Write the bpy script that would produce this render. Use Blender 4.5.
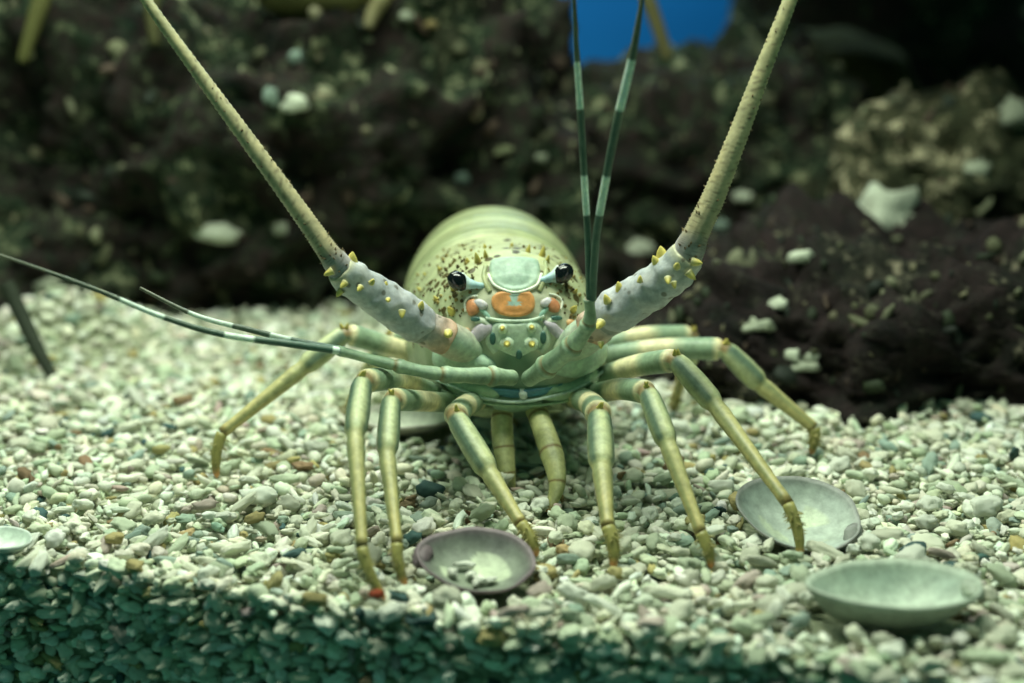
import bpy, bmesh, math, random
import numpy as np
from mathutils import Vector, Matrix, noise, Euler
from mathutils.bvhtree import BVHTree

random.seed(7)
rng = np.random.default_rng(7)
for o in list(bpy.data.objects):
    bpy.data.objects.remove(o)
scene = bpy.context.scene
COL = scene.collection

# ------------------------------------------------------------------ camera
CAM = Vector((0.0, 0.0, 0.25))
PITCH = math.radians(12.8)
LENS = 50.0
F = LENS / 36.0 * 1024.0
cam_data = bpy.data.cameras.new('camera')
cam_data.lens = LENS
cam_data.sensor_width = 36.0
cam_data.clip_start = 0.01
cam_data.dof.use_dof = True
cam_data.dof.focus_distance = 0.725
cam_data.dof.aperture_fstop = 3.6
cam = bpy.data.objects.new('camera', cam_data)
cam.location = CAM
cam.rotation_euler = (math.pi / 2 - PITCH, 0, 0)
COL.objects.link(cam)
scene.camera = cam

# ------------------------------------------------------------------ world, lights, exposure
world = bpy.data.worlds.new('world')
scene.world = world
world.use_nodes = True
bg = world.node_tree.nodes['Background']
bg.inputs['Color'].default_value = (0.08, 0.30, 0.225, 1)
bg.inputs['Strength'].default_value = 0.40


def area_light(name, loc, size, size_y, power, color, rot=(0, 0, 0)):
    l = bpy.data.lights.new(name, 'AREA')
    l.shape = 'RECTANGLE'
    l.size = size
    l.size_y = size_y
    l.energy = power
    l.color = color
    o = bpy.data.objects.new(name, l)
    o.location = loc
    o.rotation_euler = rot
    COL.objects.link(o)
    return o


area_light('tank_lamp', (-0.05, 0.665, 0.85), 0.70, 0.18, 9.8, (0.89, 1.0, 0.81))
area_light('added_rear_lamp', (-0.28, 1.08, 0.85), 0.55, 0.10, 5.6, (0.89, 1.0, 0.81))  # second lamp added to brighten the back gravel and rock tops
area_light('back_tank_lamp', (0.1, 1.90, 0.80), 0.8, 0.08, 4.5, (0.7, 0.95, 1.0))
scene.view_settings.view_transform = 'Standard'
scene.view_settings.look = 'None'
scene.view_settings.gamma = 1.0
scene.view_settings.use_curve_mapping = False
scene.view_settings.exposure = 0.0


# ------------------------------------------------------------------ pixel helpers (give directions only)
FWD = Vector((0, math.cos(PITCH), -math.sin(PITCH)))
UPV = Vector((0, math.sin(PITCH), math.cos(PITCH)))


def ray(px, py):
    return FWD + Vector((1, 0, 0)) * ((px - 512.0) / F) + UPV * ((341.5 - py) / F)


def at(px, py, Y):
    d = ray(px, py)
    return CAM + d * (Y / d.y)


def ground(px, py, z=0.0):
    d = ray(px, py)
    return CAM + d * ((z - CAM.z) / d.z)


def pxm(Y, py=341.5):
    """metres per pixel at depth plane Y"""
    d = ray(512, py)
    return (Y / d.y) / F


def project(p):
    v = Vector(p) - CAM
    w = v.dot(FWD)
    return 512 + F * v.x / w, 341.5 - F * v.dot(UPV) / w


# ------------------------------------------------------------------ colour and material helpers
def lin(r, g, b):
    def f(c):
        c /= 255.0
        return c / 12.92 if c <= 0.04045 else ((c + 0.055) / 1.055) ** 2.4
    return (f(r), f(g), f(b))


def mixc(a, b, t):
    t = max(0.0, min(1.0, t))
    return tuple(a[i] * (1 - t) + b[i] * t for i in range(3))


class NT:
    def __init__(self, name):
        self.m = bpy.data.materials.new(name)
        self.m.use_nodes = True
        self.t = self.m.node_tree
        self.b = self.t.nodes['Principled BSDF']
        self.tc = self.n('ShaderNodeTexCoord')

    def n(self, kind, **kw):
        x = self.t.nodes.new(kind)
        for k, v in kw.items():
            setattr(x, k, v)
        return x

    def link(self, a, b):
        self.t.links.new(a, b)

    def noise(self, scale, detail=4, rough=0.55, coord='Object'):
        x = self.n('ShaderNodeTexNoise')
        x.inputs['Scale'].default_value = scale
        x.inputs['Detail'].default_value = detail
        x.inputs['Roughness'].default_value = rough
        self.link(self.tc.outputs[coord], x.inputs['Vector'])
        return x.outputs['Fac']

    def ramp(self, fac, stops):
        x = self.n('ShaderNodeValToRGB')
        el = x.color_ramp.elements
        while len(el) < len(stops):
            el.new(0.5)
        for e, (p, c) in zip(el, stops):
            e.position = p
            e.color = (c[0], c[1], c[2], 1) if not isinstance(c, (int, float)) else (c, c, c, 1)
        self.link(fac, x.inputs['Fac'])
        return x.outputs['Color']

    def mix(self, fac, a, b, mode='MIX'):
        x = self.n('ShaderNodeMix', data_type='RGBA', blend_type=mode)
        for sock, v in ((x.inputs[0], fac), (x.inputs[6], a), (x.inputs[7], b)):
            if isinstance(v, (int, float)):
                sock.default_value = v
            elif isinstance(v, tuple):
                sock.default_value = (v[0], v[1], v[2], 1)
            else:
                self.link(v, sock)
        return x.outputs[2]

    def attr(self, name):
        x = self.n('ShaderNodeAttribute')
        x.attribute_name = name
        return x.outputs

    def finish(self, color, rough=0.5, spec=0.3, bump=None, bstr=0.3, bdist=0.001):
        if isinstance(color, tuple):
            self.b.inputs['Base Color'].default_value = (color[0], color[1], color[2], 1)
        else:
            self.link(color, self.b.inputs['Base Color'])
        self.b.inputs['Roughness'].default_value = rough
        self.b.inputs['Specular IOR Level'].default_value = spec
        if bump is not None:
            x = self.n('ShaderNodeBump')
            x.inputs['Strength'].default_value = bstr
            x.inputs['Distance'].default_value = bdist
            self.link(bump, x.inputs['Height'])
            self.link(x.outputs['Normal'], self.b.inputs['Normal'])
        return self.m


def mat_plain(name, color, rough=0.5, spec=0.3, var=0.25, scale=300.0, bstr=0.25, bdist=0.0006):
    t = NT(name)
    nz = t.noise(scale, 5)
    c = t.ramp(nz, [(0.3, tuple(x * (1 - var) for x in color)), (0.7, tuple(min(1, x * (1 + var)) for x in color))])
    return t.finish(c, rough, spec, nz, bstr, bdist)


def mat_vcol(name, rough=0.5, spec=0.35, var=0.18, scale=350.0, bstr=0.25, bdist=0.0005, tone=None, soft=False, spots=False):
    t = NT(name)
    nz = t.noise(scale, 5)
    v = t.ramp(nz, [(0.3, 1 - var), (0.7, 1 + var)])
    c = t.mix(1.0, t.attr('Col')['Color'], v, 'MULTIPLY')
    if soft:
        v2 = t.ramp(t.noise(110, 5), [(0.3, (0.78, 0.80, 0.78)), (0.5, (1, 1, 1)), (0.72, (1.16, 1.10, 1.04))])
        c = t.mix(1.0, c, v2, 'MULTIPLY')
        t.b.inputs['Subsurface Weight'].default_value = 0.18
        t.b.inputs['Subsurface Scale'].default_value = 0.004
        t.b.inputs['Subsurface Radius'].default_value = (1.0, 0.9, 0.6)
    if spots:
        vo = t.n('ShaderNodeTexVoronoi')
        vo.inputs['Scale'].default_value = 230
        t.link(t.tc.outputs['Object'], vo.inputs['Vector'])
        sep = t.n('ShaderNodeSeparateColor')
        t.link(vo.outputs['Color'], sep.inputs['Color'])
        m1 = t.n('ShaderNodeMath', operation='MULTIPLY')
        t.link(t.ramp(vo.outputs['Distance'], [(0.26, 0.8), (0.44, 0.0)]), m1.inputs[0])
        t.link(t.ramp(sep.outputs['Red'], [(0.78, 0.0), (0.82, 1.0)]), m1.inputs[1])
        c = t.mix(m1.outputs[0], c, lin(104, 100, 84))
    if tone:
        hs = t.n('ShaderNodeHueSaturation')
        hs.inputs['Saturation'].default_value = tone[0]
        hs.inputs['Value'].default_value = tone[1]
        t.link(c, hs.inputs['Color'])
        c = hs.outputs['Color']
    return t.finish(c, rough, spec, nz, bstr, bdist)


# ------------------------------------------------------------------ mesh helpers
def new_obj(name, verts, faces, mat, parent=None, smooth=True, cols=None, origin=None):
    """verts in world space; shifted to the parent's (or own) origin"""
    off = Vector((0, 0, 0))
    if parent is not None:
        p = parent
        while p is not None:
            off = off + p.location
            p = p.parent
    elif origin is not None:
        off = Vector(origin)
    me = bpy.data.meshes.new(name)
    me.from_pydata([tuple(Vector(v) - off) for v in verts], [], faces)
    if cols is not None:
        a = me.color_attributes.new('Col', 'FLOAT_COLOR', 'POINT')
        flat = np.ones((len(verts), 4), dtype=np.float32)
        cc = np.array(cols, dtype=np.float32)
        flat[:, :cc.shape[1]] = cc
        a.data.foreach_set('color', flat.ravel())
    me.materials.append(mat)
    if smooth:
        me.polygons.foreach_set('use_smooth', [True] * len(me.polygons))
    bm = bmesh.new()
    bm.from_mesh(me)
    bmesh.ops.recalc_face_normals(bm, faces=bm.faces)
    bm.to_mesh(me)
    bm.free()
    me.update()
    o = bpy.data.objects.new(name, me)
    COL.objects.link(o)
    if parent is not None:
        o.parent = parent
    elif origin is not None:
        o.location = off
    return o


def tag(o, label=None, cat=None, group=None, kind=None):
    if label:
        o['label'] = label
    if cat:
        o['category'] = cat
    if group:
        o['group'] = group
    if kind:
        o['kind'] = kind
    return o


def empty(name, loc):
    o = bpy.data.objects.new(name, None)
    o.location = loc
    o.empty_display_size = 0.02
    COL.objects.link(o)
    return o


def tube(path, n=14, colf=None, squash=None):
    """path: list of (Vector, radius, u). returns verts, faces, cols; closed ends"""
    pts = [p[0] for p in path]
    verts, faces, cols = [], [], []
    up = None
    N = len(path)
    for i, (p, r, u) in enumerate(path):
        a = pts[max(i - 1, 0)]
        b = pts[min(i + 1, N - 1)]
        t = (b - a)
        if t.length < 1e-9:
            t = Vector((0, 0, 1))
        t.normalize()
        if up is None:
            up = Vector((0, 0, 1)) if abs(t.z) < 0.9 else Vector((0, -1, 0))
        up = (up - t * up.dot(t))
        if up.length < 1e-6:
            up = t.orthogonal()
        up.normalize()
        side = t.cross(up)
        for k in range(n):
            th = 2 * math.pi * k / n
            sq = squash if squash else 1.0
            verts.append(p + up * (math.cos(th) * r) + side * (math.sin(th) * r * sq))
            cols.append(colf(u, th) if colf else (1, 1, 1))
    for i in range(N - 1):
        for k in range(n):
            a = i * n + k
            b = i * n + (k + 1) % n
            faces.append((a, b, b + n, a + n))
    c0 = len(verts)
    verts.append(pts[0]); cols.append(cols[0])
    verts.append(pts[-1]); cols.append(cols[(N - 1) * n])
    for k in range(n):
        faces.append((c0, (k + 1) % n, k))
        faces.append((c0 + 1, (N - 1) * n + k, (N - 1) * n + (k + 1) % n))
    return verts, faces, cols


def catmull(keys, per=10):
    """keys: list of (Vector, radius). returns list of (Vector, radius, u in 0..len-1)"""
    out = []
    n = len(keys)
    for i in range(n - 1):
        p0 = keys[max(i - 1, 0)][0]; p1 = keys[i][0]; p2 = keys[i + 1][0]; p3 = keys[min(i + 2, n - 1)][0]
        for s in range(per):
            t = s / per
            q = 0.5 * ((2 * p1) + (p2 - p0) * t + (2 * p0 - 5 * p1 + 4 * p2 - p3) * t * t + (3 * p1 - p0 - 3 * p2 + p3) * t ** 3)
            r = keys[i][1] * (1 - t) + keys[i + 1][1] * t
            out.append((q, r, i + t))
    out.append((keys[-1][0], keys[-1][1], float(n - 1)))
    return out


def cone_geo(p, d, length, r, n=8, bend=None):
    d = d.normalized()
    keys = [(p - d * (r * 0.6), r), (p + d * (length * 0.45), r * 0.62), (p + d * length, r * 0.06)]
    return tube(catmull(keys, 3), n)


class Join:
    def __init__(self):
        self.v, self.f, self.c = [], [], []

    def add(self, g, col=None):
        v, f, c = g
        o = len(self.v)
        self.v += list(v)
        self.f += [tuple(i + o for i in x) for x in f]
        self.c += [col] * len(v) if col is not None else list(c)

    def build(self, name, mat, parent=None, **kw):
        return new_obj(name, self.v, self.f, mat, parent, cols=self.c, **kw)


# ------------------------------------------------------------------ setting: tank bed and back wall
EDGE_PX = [(-240, 530), (-120, 545), (0, 558), (90, 566), (180, 580), (300, 602), (400, 614), (500, 624), (620, 634),
           (760, 650), (860, 668), (1024, 700), (1160, 725), (1300, 750)]
EDGE = [ground(x, y) for x, y in EDGE_PX]


def edge_y(x):
    if x <= EDGE[0].x:
        return EDGE[0].y
    for a, b in zip(EDGE, EDGE[1:]):
        if a.x <= x <= b.x:
            t = (x - a.x) / (b.x - a.x)
            return a.y * (1 - t) + b.y * t
    return EDGE[-1].y


def hgt(x, y):
    h = 0.0035 * noise.noise(Vector((x * 9, y * 9, 1.3))) + 0.002 * noise.noise(Vector((x * 30, y * 30, 4.3)))
    # a heap in the back left corner
    d = ((x + 0.355) / 0.06) ** 2 + ((y - 1.10) / 0.06) ** 2
    h += 0.04 * math.exp(-d)
    return h


def build_floor():
    nx, ny = 70, 60
    x0, x1, y1 = -0.85, 0.95, 2.02
    verts, faces = [], []
    for i in range(nx + 1):
        x = x0 + (x1 - x0) * i / nx
        e = edge_y(x) + 0.004
        for j in range(ny + 1):
            t = (j / ny) ** 1.6
            y = e + (y1 - e) * t
            verts.append((x, y, hgt(x, y) - 0.004))
    for i in range(nx):
        for j in range(ny):
            a = i * (ny + 1) + j
            faces.append((a, a + ny + 1, a + ny + 2, a + 1))
    base = len(verts)
    # skirt all round, down to the tank bottom
    ring = [i * (ny + 1) for i in range(nx + 1)] + [nx * (ny + 1) + j for j in range(1, ny + 1)] + \
           [i * (ny + 1) + ny for i in range(nx - 1, -1, -1)] + [j for j in range(ny - 1, 0, -1)]
    for r in ring:
        verts.append((verts[r][0], verts[r][1], -0.16))
    m = len(ring)
    for k in range(m):
        k2 = (k + 1) % m
        faces.append((ring[k], ring[k2], base + k2, base + k))
    faces.append(tuple(base + k for k in range(m)))
    t = NT('gravel_fines')
    nz = t.noise(260, 6, 0.7)
    c = t.ramp(nz, [(0.3, lin(110, 122, 98)), (0.55, lin(170, 176, 146)), (0.75, lin(200, 200, 172))])
    mt = t.finish(c, 0.9, 0.1, nz, 0.8, 0.004)
    o = new_obj('floor', verts, faces, mt, smooth=False)
    tag(o, 'bed of fine pale sand under the coral gravel', kind='structure')
    return o


build_floor()


def build_back_wall():
    t = NT('blue_backdrop')
    nz = t.noise(3, 3)
    c = t.ramp(nz, [(0.3, lin(0, 100, 172)), (0.7, lin(4, 116, 192))])
    mt = t.finish(c, 0.6, 0.2)
    verts = []
    for y in (2.02, 2.06):
        for x, z in ((-1.2, -0.16), (1.3, -0.16), (1.3, 0.85), (-1.2, 0.85)):
            verts.append((x, y, z))
    faces = [(0, 1, 2, 3), (7, 6, 5, 4), (0, 4, 5, 1), (1, 5, 6, 2), (2, 6, 7, 3), (3, 7, 4, 0)]
    o = new_obj('wall_back', verts, faces, mt, smooth=False)
    tag(o, 'plain blue back wall of the tank behind the rocks', kind='structure')


build_back_wall()


# ------------------------------------------------------------------ rocks
def mat_rock(name, tones, pale=0.62, crust=(110, 112, 90)):
    t = NT(name)
    big = t.noise(16, 5, 0.6)
    mid = t.noise(60, 6, 0.65)
    fine = t.noise(240, 5, 0.7)
    c1 = t.ramp(big, [(0.32, lin(*tones[0])), (0.47, lin(*tones[1])), (0.58, lin(*tones[2])), (0.7, lin(*tones[3]))])
    c2 = t.ramp(mid, [(0.3, lin(*tones[1])), (0.5, lin(*tones[0])), (0.62, lin(*tones[2])), (0.72, lin(*tones[3]))])
    c = t.mix(0.5, c1, c2)
    x = t.n('ShaderNodeMath', operation='MULTIPLY')
    t.link(t.ramp(mid, [(pale - 0.04, 0.0), (pale + 0.05, 1.0)]), x.inputs[0])
    t.link(t.ramp(big, [(0.48, 0.0), (0.62, 1.0)]), x.inputs[1])
    c = t.mix(x.outputs[0], c, lin(*crust))
    c = t.mix(0.8, c, t.ramp(fine, [(0.3, 0.45), (0.7, 1.5)]), 'MULTIPLY')
    return t.finish(c, 0.85, 0.15, fine, 0.9, 0.006)


M_ROCK_DARK = mat_rock('dark_rock', [(18, 28, 24), (62, 48, 46), (44, 66, 44), (96, 100, 76)], 0.58, (150, 152, 120))
M_ROCK_PURPLE = mat_rock('purple_rock', [(22, 22, 22), (60, 48, 48), (42, 46, 38), (96, 94, 80)], 0.60, (140, 132, 112))
M_ROCK_GREEN = mat_rock('mottled_rock', [(32, 38, 28), (70, 74, 52), (94, 92, 68), (130, 126, 98)], 0.56, (214, 204, 170))
M_ROCK_OLIVE = mat_rock('olive_rock', [(40, 44, 22), (60, 62, 30), (72, 74, 38), (84, 86, 48)], 0.7)

ROCK_V, ROCK_F = [], []
ROCKS = []
RSTART = []


def rock(name, label, loc, sc, seed, mat, rough=0.28, sub=6, freq=2.2, rot=0.0, flat=None):
    bm = bmesh.new()
    bmesh.ops.create_icosphere(bm, subdivisions=sub, radius=1.0)
    off = Vector((seed * 3.17, seed * 1.73, seed * 0.71))
    mean = (sc[0] + sc[1] + sc[2]) / 3
    R = Matrix.Rotation(rot, 3, 'Z')
    for v in bm.verts:
        p = v.co.copy()
        # squarer than an ellipsoid
        m = max(abs(p.x), abs(p.y), abs(p.z))
        p = p * (1.0 + 0.30 * (1.0 / m - 1.0))
        q = Vector((p.x * sc[0], p.y * sc[1], p.z * sc[2])) * (freq / mean) + off
        d = 0.0
        amp = 1.0
        fr = 1.0
        for k in range(6):
            nn = noise.noise(q * fr)
            d += amp * (1.0 - 2.2 * abs(nn) if k in (1, 3) else nn * 1.3)
            amp *= 0.52
            fr *= 2.1
        d -= 0.35
        w = Vector((p.x * sc[0], p.y * sc[1], p.z * sc[2]))
        w += v.co.normalized() * (rough * mean * d * 0.6)
        v.co = R @ w
    me = bpy.data.meshes.new(name)
    bm.to_mesh(me)
    base = len(ROCK_V)
    RSTART.append(len(ROCK_F))
    L = Vector(loc)
    ROCK_V.extend([v.co + L for v in bm.verts])
    ROCK_F.extend([tuple(base + v.index for v in f.verts) for f in bm.faces])
    bm.free()
    me.materials.append(mat)
    me.polygons.foreach_set('use_smooth', [True] * len(me.polygons))
    o = bpy.data.objects.new(name, me)
    o.location = loc
    COL.objects.link(o)
    tag(o, label, 'rock')
    ROCKS.append(o)
    return o


rock('encrusted_rock', 'broad dark rock wall with green algae behind the lobster back',
     (-0.28, 1.385, 0.06), (0.42, 0.20, 0.25), 1, M_ROCK_DARK, 0.40, sub=7, freq=2.0)
rock('encrusted_rock', 'lower dark rock ledge below the blue gap',
     (0.20, 1.46, 0.085), (0.18, 0.17, 0.135), 9, M_ROCK_DARK, 0.32)
rock('encrusted_rock', 'low purple brown rock lying on the gravel beside the lobster legs',
     (0.33, 1.05, 0.010), (0.24, 0.165, 0.078), 12, M_ROCK_PURPLE, 0.36, freq=2.8)
rock('encrusted_rock', 'mottled olive rock with a pale patch perched on the purple rock',
     (0.425, 1.26, 0.095), (0.14, 0.10, 0.095), 15, M_ROCK_GREEN, 0.3)
rock('smooth_boulder', 'dim smooth olive boulder deep inside the cave',
     (0.345, 1.66, 0.12), (0.13, 0.08, 0.12), 21, M_ROCK_OLIVE, 0.10, sub=5, freq=1.2)
rock('cave_rock', 'black rock wall closing the cave behind the olive boulder',
     (0.62, 1.86, 0.16), (0.36, 0.10, 0.30), 24, M_ROCK_DARK, 0.25, sub=5)
rock('added_shade_rock', 'dark rock added above the view as a roof to shade the cave',
     (0.52, 1.34, 0.43), (0.36, 0.30, 0.12), 28, M_ROCK_DARK, 0.25, sub=5)  # added out of view to block the lamps and keep the cave dark
rock('pink_rock', 'pinkish rock end poking out at the foot of the purple rock',
     (0.368, 0.945, 0.012), (0.04, 0.03, 0.022), 31, mat_rock('pink_rock', [(84, 70, 72), (120, 100, 102), (130, 112, 110), (150, 135, 128)]), 0.2, sub=4)
ROCK_BVH = BVHTree.FromPolygons(ROCK_V, ROCK_F)


# ------------------------------------------------------------------ the spiny lobster
LOB_LOC = at(508, 400, 0.80)
LOB_LOC.z = 0.0
lobster = empty('spiny_lobster', LOB_LOC)
tag(lobster, 'pale green spiny lobster with raised antennae standing on the coral gravel', 'lobster')

CREAM = lin(222, 222, 178)
MINT = lin(176, 208, 178)
GREEN = lin(92, 138, 112)
DGREEN = lin(66, 108, 90)
PALE = lin(196, 210, 164)
OLIVE = lin(162, 168, 92)
YEL = lin(214, 196, 84)
ORANGE = lin(234, 150, 34)
BROWN = lin(92, 66, 34)
LILAC = lin(188, 190, 196)
TEAL = lin(120, 180, 165)

M_LOB = mat_vcol('lobster_shell', 0.42, 0.4, bstr=0.4, tone=(0.86, 1.0), soft=True)
M_PED = mat_vcol('antenna_shell', 0.45, 0.4, bstr=0.6, tone=(0.85, 0.95), soft=True, spots=True)
M_LOB_SPINE = mat_vcol('lobster_spine', 0.45, 0.3, tone=(0.9, 0.9))


def mat_body():
    t = NT('lobster_carapace')
    nz = t.noise(420, 5)
    a = t.attr('Col')
    v = t.ramp(t.noise(90, 4), [(0.3, 0.82), (0.7, 1.15)])
    base = t.mix(1.0, a['Color'], v, 'MULTIPLY')
    vo = t.n('ShaderNodeTexVoronoi')
    vo.inputs['Scale'].default_value = 210
    t.link(t.tc.outputs['Object'], vo.inputs['Vector'])
    # only some cells carry a spot
    sep = t.n('ShaderNodeSeparateColor')
    t.link(vo.outputs['Color'], sep.inputs['Color'])
    near = t.ramp(vo.outputs['Distance'], [(0.46, 1.0), (0.58, 0.0)])
    some = t.ramp(sep.outputs['Red'], [(0.74, 0.0), (0.78, 1.0)])
    m1 = t.n('ShaderNodeMath', operation='MULTIPLY')
    t.link(near, m1.inputs[0]); t.link(some, m1.inputs[1])
    m2 = t.n('ShaderNodeMath', operation='MULTIPLY')
    t.link(m1.outputs[0], m2.inputs[0]); t.link(t.attr('Spot')['Fac'], m2.inputs[1])
    c = t.mix(m2.outputs[0], base, lin(92, 82, 44))
    hs = t.n('ShaderNodeHueSaturation')
    hs.inputs['Saturation'].default_value = 0.98
    hs.inputs['Value'].default_value = 0.74
    t.link(c, hs.inputs['Color'])
    c = hs.outputs['Color']
    return t.finish(c, 0.4, 0.4, nz, 0.3, 0.0005)


# stations: Y, centre px, top px, bottom px, half width px, squareness
ST = [
    (0.7390, 516, 325, 350, 14, 2.2),
    (0.7400, 516, 308, 374, 38, 2.4),
    (0.7430, 515, 292, 394, 58, 2.2),
    (0.7490, 514, 274, 405, 76, 2.1),
    (0.7580, 512, 260, 413, 88, 2.05),
    (0.7750, 509, 250, 418, 96, 2.05),
    (0.8000, 505, 243, 414, 99, 2.1),
    (0.8300, 501, 237, 402, 99, 2.15),
    (0.8500, 498, 236, 398, 97, 2.1),
    (0.8560, 497, 239, 396, 94, 2.1),
    (0.8640, 496, 228, 392, 95, 2.05),
    (0.9000, 494, 213, 380, 92, 2.05),
    (0.9400, 492, 207, 366, 85, 2.0),
    (0.9800, 490, 212, 350, 75, 2.0),
    (1.0200, 489, 228, 335, 64, 2.0),
    (1.0500, 489, 250, 326, 50, 2.0),
    (1.0650, 489, 275, 320, 30, 2.0),
    (1.0700, 489, 295, 305, 3, 2.0),
]


def station(Y):
    for a, b in zip(ST, ST[1:]):
        if a[0] <= Y <= b[0]:
            t = (Y - a[0]) / (b[0] - a[0])
            t = t * t * (3 - 2 * t) * 0.35 + t * 0.65
            return [a[k] * (1 - t) + b[k] * t for k in range(6)]
    return list(ST[-1])


def build_body():
    ys = []
    for a, b in zip(ST, ST[1:]):
        k = max(6, int((b[0] - a[0]) / 0.0022))
        ys += [a[0] + (b[0] - a[0]) * i / k for i in range(k)]
    ys.append(ST[-1][0])
    n = 150
    verts, cols, spots = [], [], []
    for Y in ys:
        _, cx, top, bot, hw, ex = station(Y)
        T = at(cx, top, Y); B = at(cx, bot, Y)
        zc = B.z + (T.z - B.z) * 0.42
        w = hw * pxm(Y, (top + bot) / 2)
        abd = max(0.0, (Y - 0.860))
        for k in range(n):
            th = 2 * math.pi * k / n
            c, s = math.cos(th), math.sin(th)
            x = abs(s) ** (2 / ex) * math.copysign(1, s) * w
            hz = (T.z - zc) if c > 0 else (zc - B.z)
            z = abs(c) ** (2 / ex) * math.copysign(1, c) * hz
            sc = 1.0
            if abd > 0:
                ph = (abd / 0.029) % 1.0
                sc = 1.0 - 0.022 * math.exp(-((ph - 0.0) / 0.08) ** 2) - 0.022 * math.exp(-((ph - 1.0) / 0.08) ** 2) + 0.012 * ph
            else:
                q = Vector((x * 120, Y * 120, z * 120))
                sc = 1.0 + 0.010 * noise.noise(q)
            verts.append(Vector((T.x + x * sc, Y, zc + z * sc)))
            # colours
            if abd > 0:
                ph = (abd / 0.029) % 1.0
                col = mixc(lin(178, 188, 138), lin(196, 200, 148), ph)
                col = mixc(col, lin(104, 120, 78), math.exp(-((ph - 0.28) / 0.08) ** 2) * 0.9)
                col = mixc(col, lin(100, 110, 74), math.exp(-((ph - 0.62) / 0.06) ** 2) * 0.8)
                col = mixc(col, lin(70, 92, 70), math.exp(-((ph) / 0.04) ** 2) * 0.8)
                sp = 0.0
            else:
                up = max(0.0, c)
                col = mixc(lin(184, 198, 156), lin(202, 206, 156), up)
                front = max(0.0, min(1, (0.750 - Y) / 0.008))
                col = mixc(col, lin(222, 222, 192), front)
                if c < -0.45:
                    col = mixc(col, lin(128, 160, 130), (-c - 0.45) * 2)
                sp = min(1.0, max(0.0, (Y - 0.7445) / 0.006)) * (1.0 if c > -0.05 else 0.0) * min(1, max(0, (0.845 - Y) / 0.02))
            cols.append(col)
            spots.append(sp)
    faces = []
    N = len(ys)
    for i in range(N - 1):
        for k in range(n):
            a = i * n + k; b = i * n + (k + 1) % n
            faces.append((a, b, b + n, a + n))
    faces.append(tuple(range(n - 1, -1, -1)))
    faces.append(tuple((N - 1) * n + k for k in range(n)))
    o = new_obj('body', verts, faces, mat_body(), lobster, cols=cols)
    a = o.data.attributes.new('Spot', 'FLOAT', 'POINT')
    a.data.foreach_set('value', np.array(spots, dtype=np.float32))
    cap = [(0, k, k + 1) for k in range(1, n - 1)]
    return BVHTree.FromPolygons([v.copy() for v in verts], [f for f in faces if len(f) == 4] + cap), o


BODY, body_obj = build_body()


def hit_body(px, py, Y=0.745):
    d = ray(px, py).normalized()
    loc, nor, idx, dist = BODY.ray_cast(CAM, d)
    if loc is None:
        p = at(px, py, Y)
        loc, nor, idx, dist = BODY.find_nearest(p)
    if nor.dot(d) > 0:
        nor = -nor
    return loc, nor


def patch(name, outline, h, colf, parent=None, rings=8, sub=4, mat=None, base=0.0, rim=0.0):
    """a raised plate lying on the body, outline given as pixels of its rim"""
    n0 = len(outline)
    pts = []
    for i in range(n0):
        p0, p1, p2, p3 = (Vector(outline[(i + k - 1) % n0]) for k in range(4))
        for s in range(sub):
            t = s / sub
            pts.append(0.5 * ((2 * p1) + (p2 - p0) * t + (2 * p0 - 5 * p1 + 4 * p2 - p3) * t * t + (3 * p1 - p0 - 3 * p2 + p3) * t ** 3))
    c = sum(pts, Vector((0, 0))) / len(pts)
    n = len(pts)
    verts, cols, faces = [], [], []
    P, N = hit_body(*c)
    verts.append(P + N * (base + h)); cols.append(colf(0, 0, 0))
    for r in range(1, rings + 1):
        f = r / rings
        for k, q in enumerate(pts):
            w = c + (q - c) * f
            P, N = hit_body(w.x, w.y)
            e = base + h * (1 - f ** 4) + rim * math.exp(-((f - 0.84) / 0.12) ** 2) if r < rings else -0.0012
            verts.append(P + N * e)
            d = q - c
            cols.append(colf(f, d.x * f, d.y * f))
    for k in range(n):
        faces.append((0, 1 + k, 1 + (k + 1) % n))
    for r in range(rings - 1):
        for k in range(n):
            a = 1 + r * n + k; b = 1 + r * n + (k + 1) % n
            faces.append((a, b, b + n, a + n))
    return new_obj(name, verts, faces, mat or M_LOB, parent or lobster, cols=cols)


# face plates --------------------------------------------------------
def c_rostral(f, x, y):
    c = mixc(lin(158, 186, 164), lin(116, 146, 122), max(0, 0.7 - abs(y + 4) / 16) * (1 if abs(x) > 9 else 0.2))
    return mixc(c, lin(226, 236, 200), max(0, (f - 0.86) / 0.14) * (1 if y > 0 else 0.3))


def c_orange(f, x, y):
    c = mixc(ORANGE, lin(196, 124, 52), f * 0.4)
    w = 2.5 + max(0, -y) * 0.25 + (4 if abs(y - 1) < 2 else 0)
    if abs(x) < w and y < 3:
        c = lin(172, 204, 190)
    return mixc(c, lin(170, 180, 120), max(0, (f - 0.9) / 0.1))


def flat(c, rim=None):
    return lambda f, x, y: mixc(c, rim or c, max(0, (f - 0.8) / 0.2))


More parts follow.
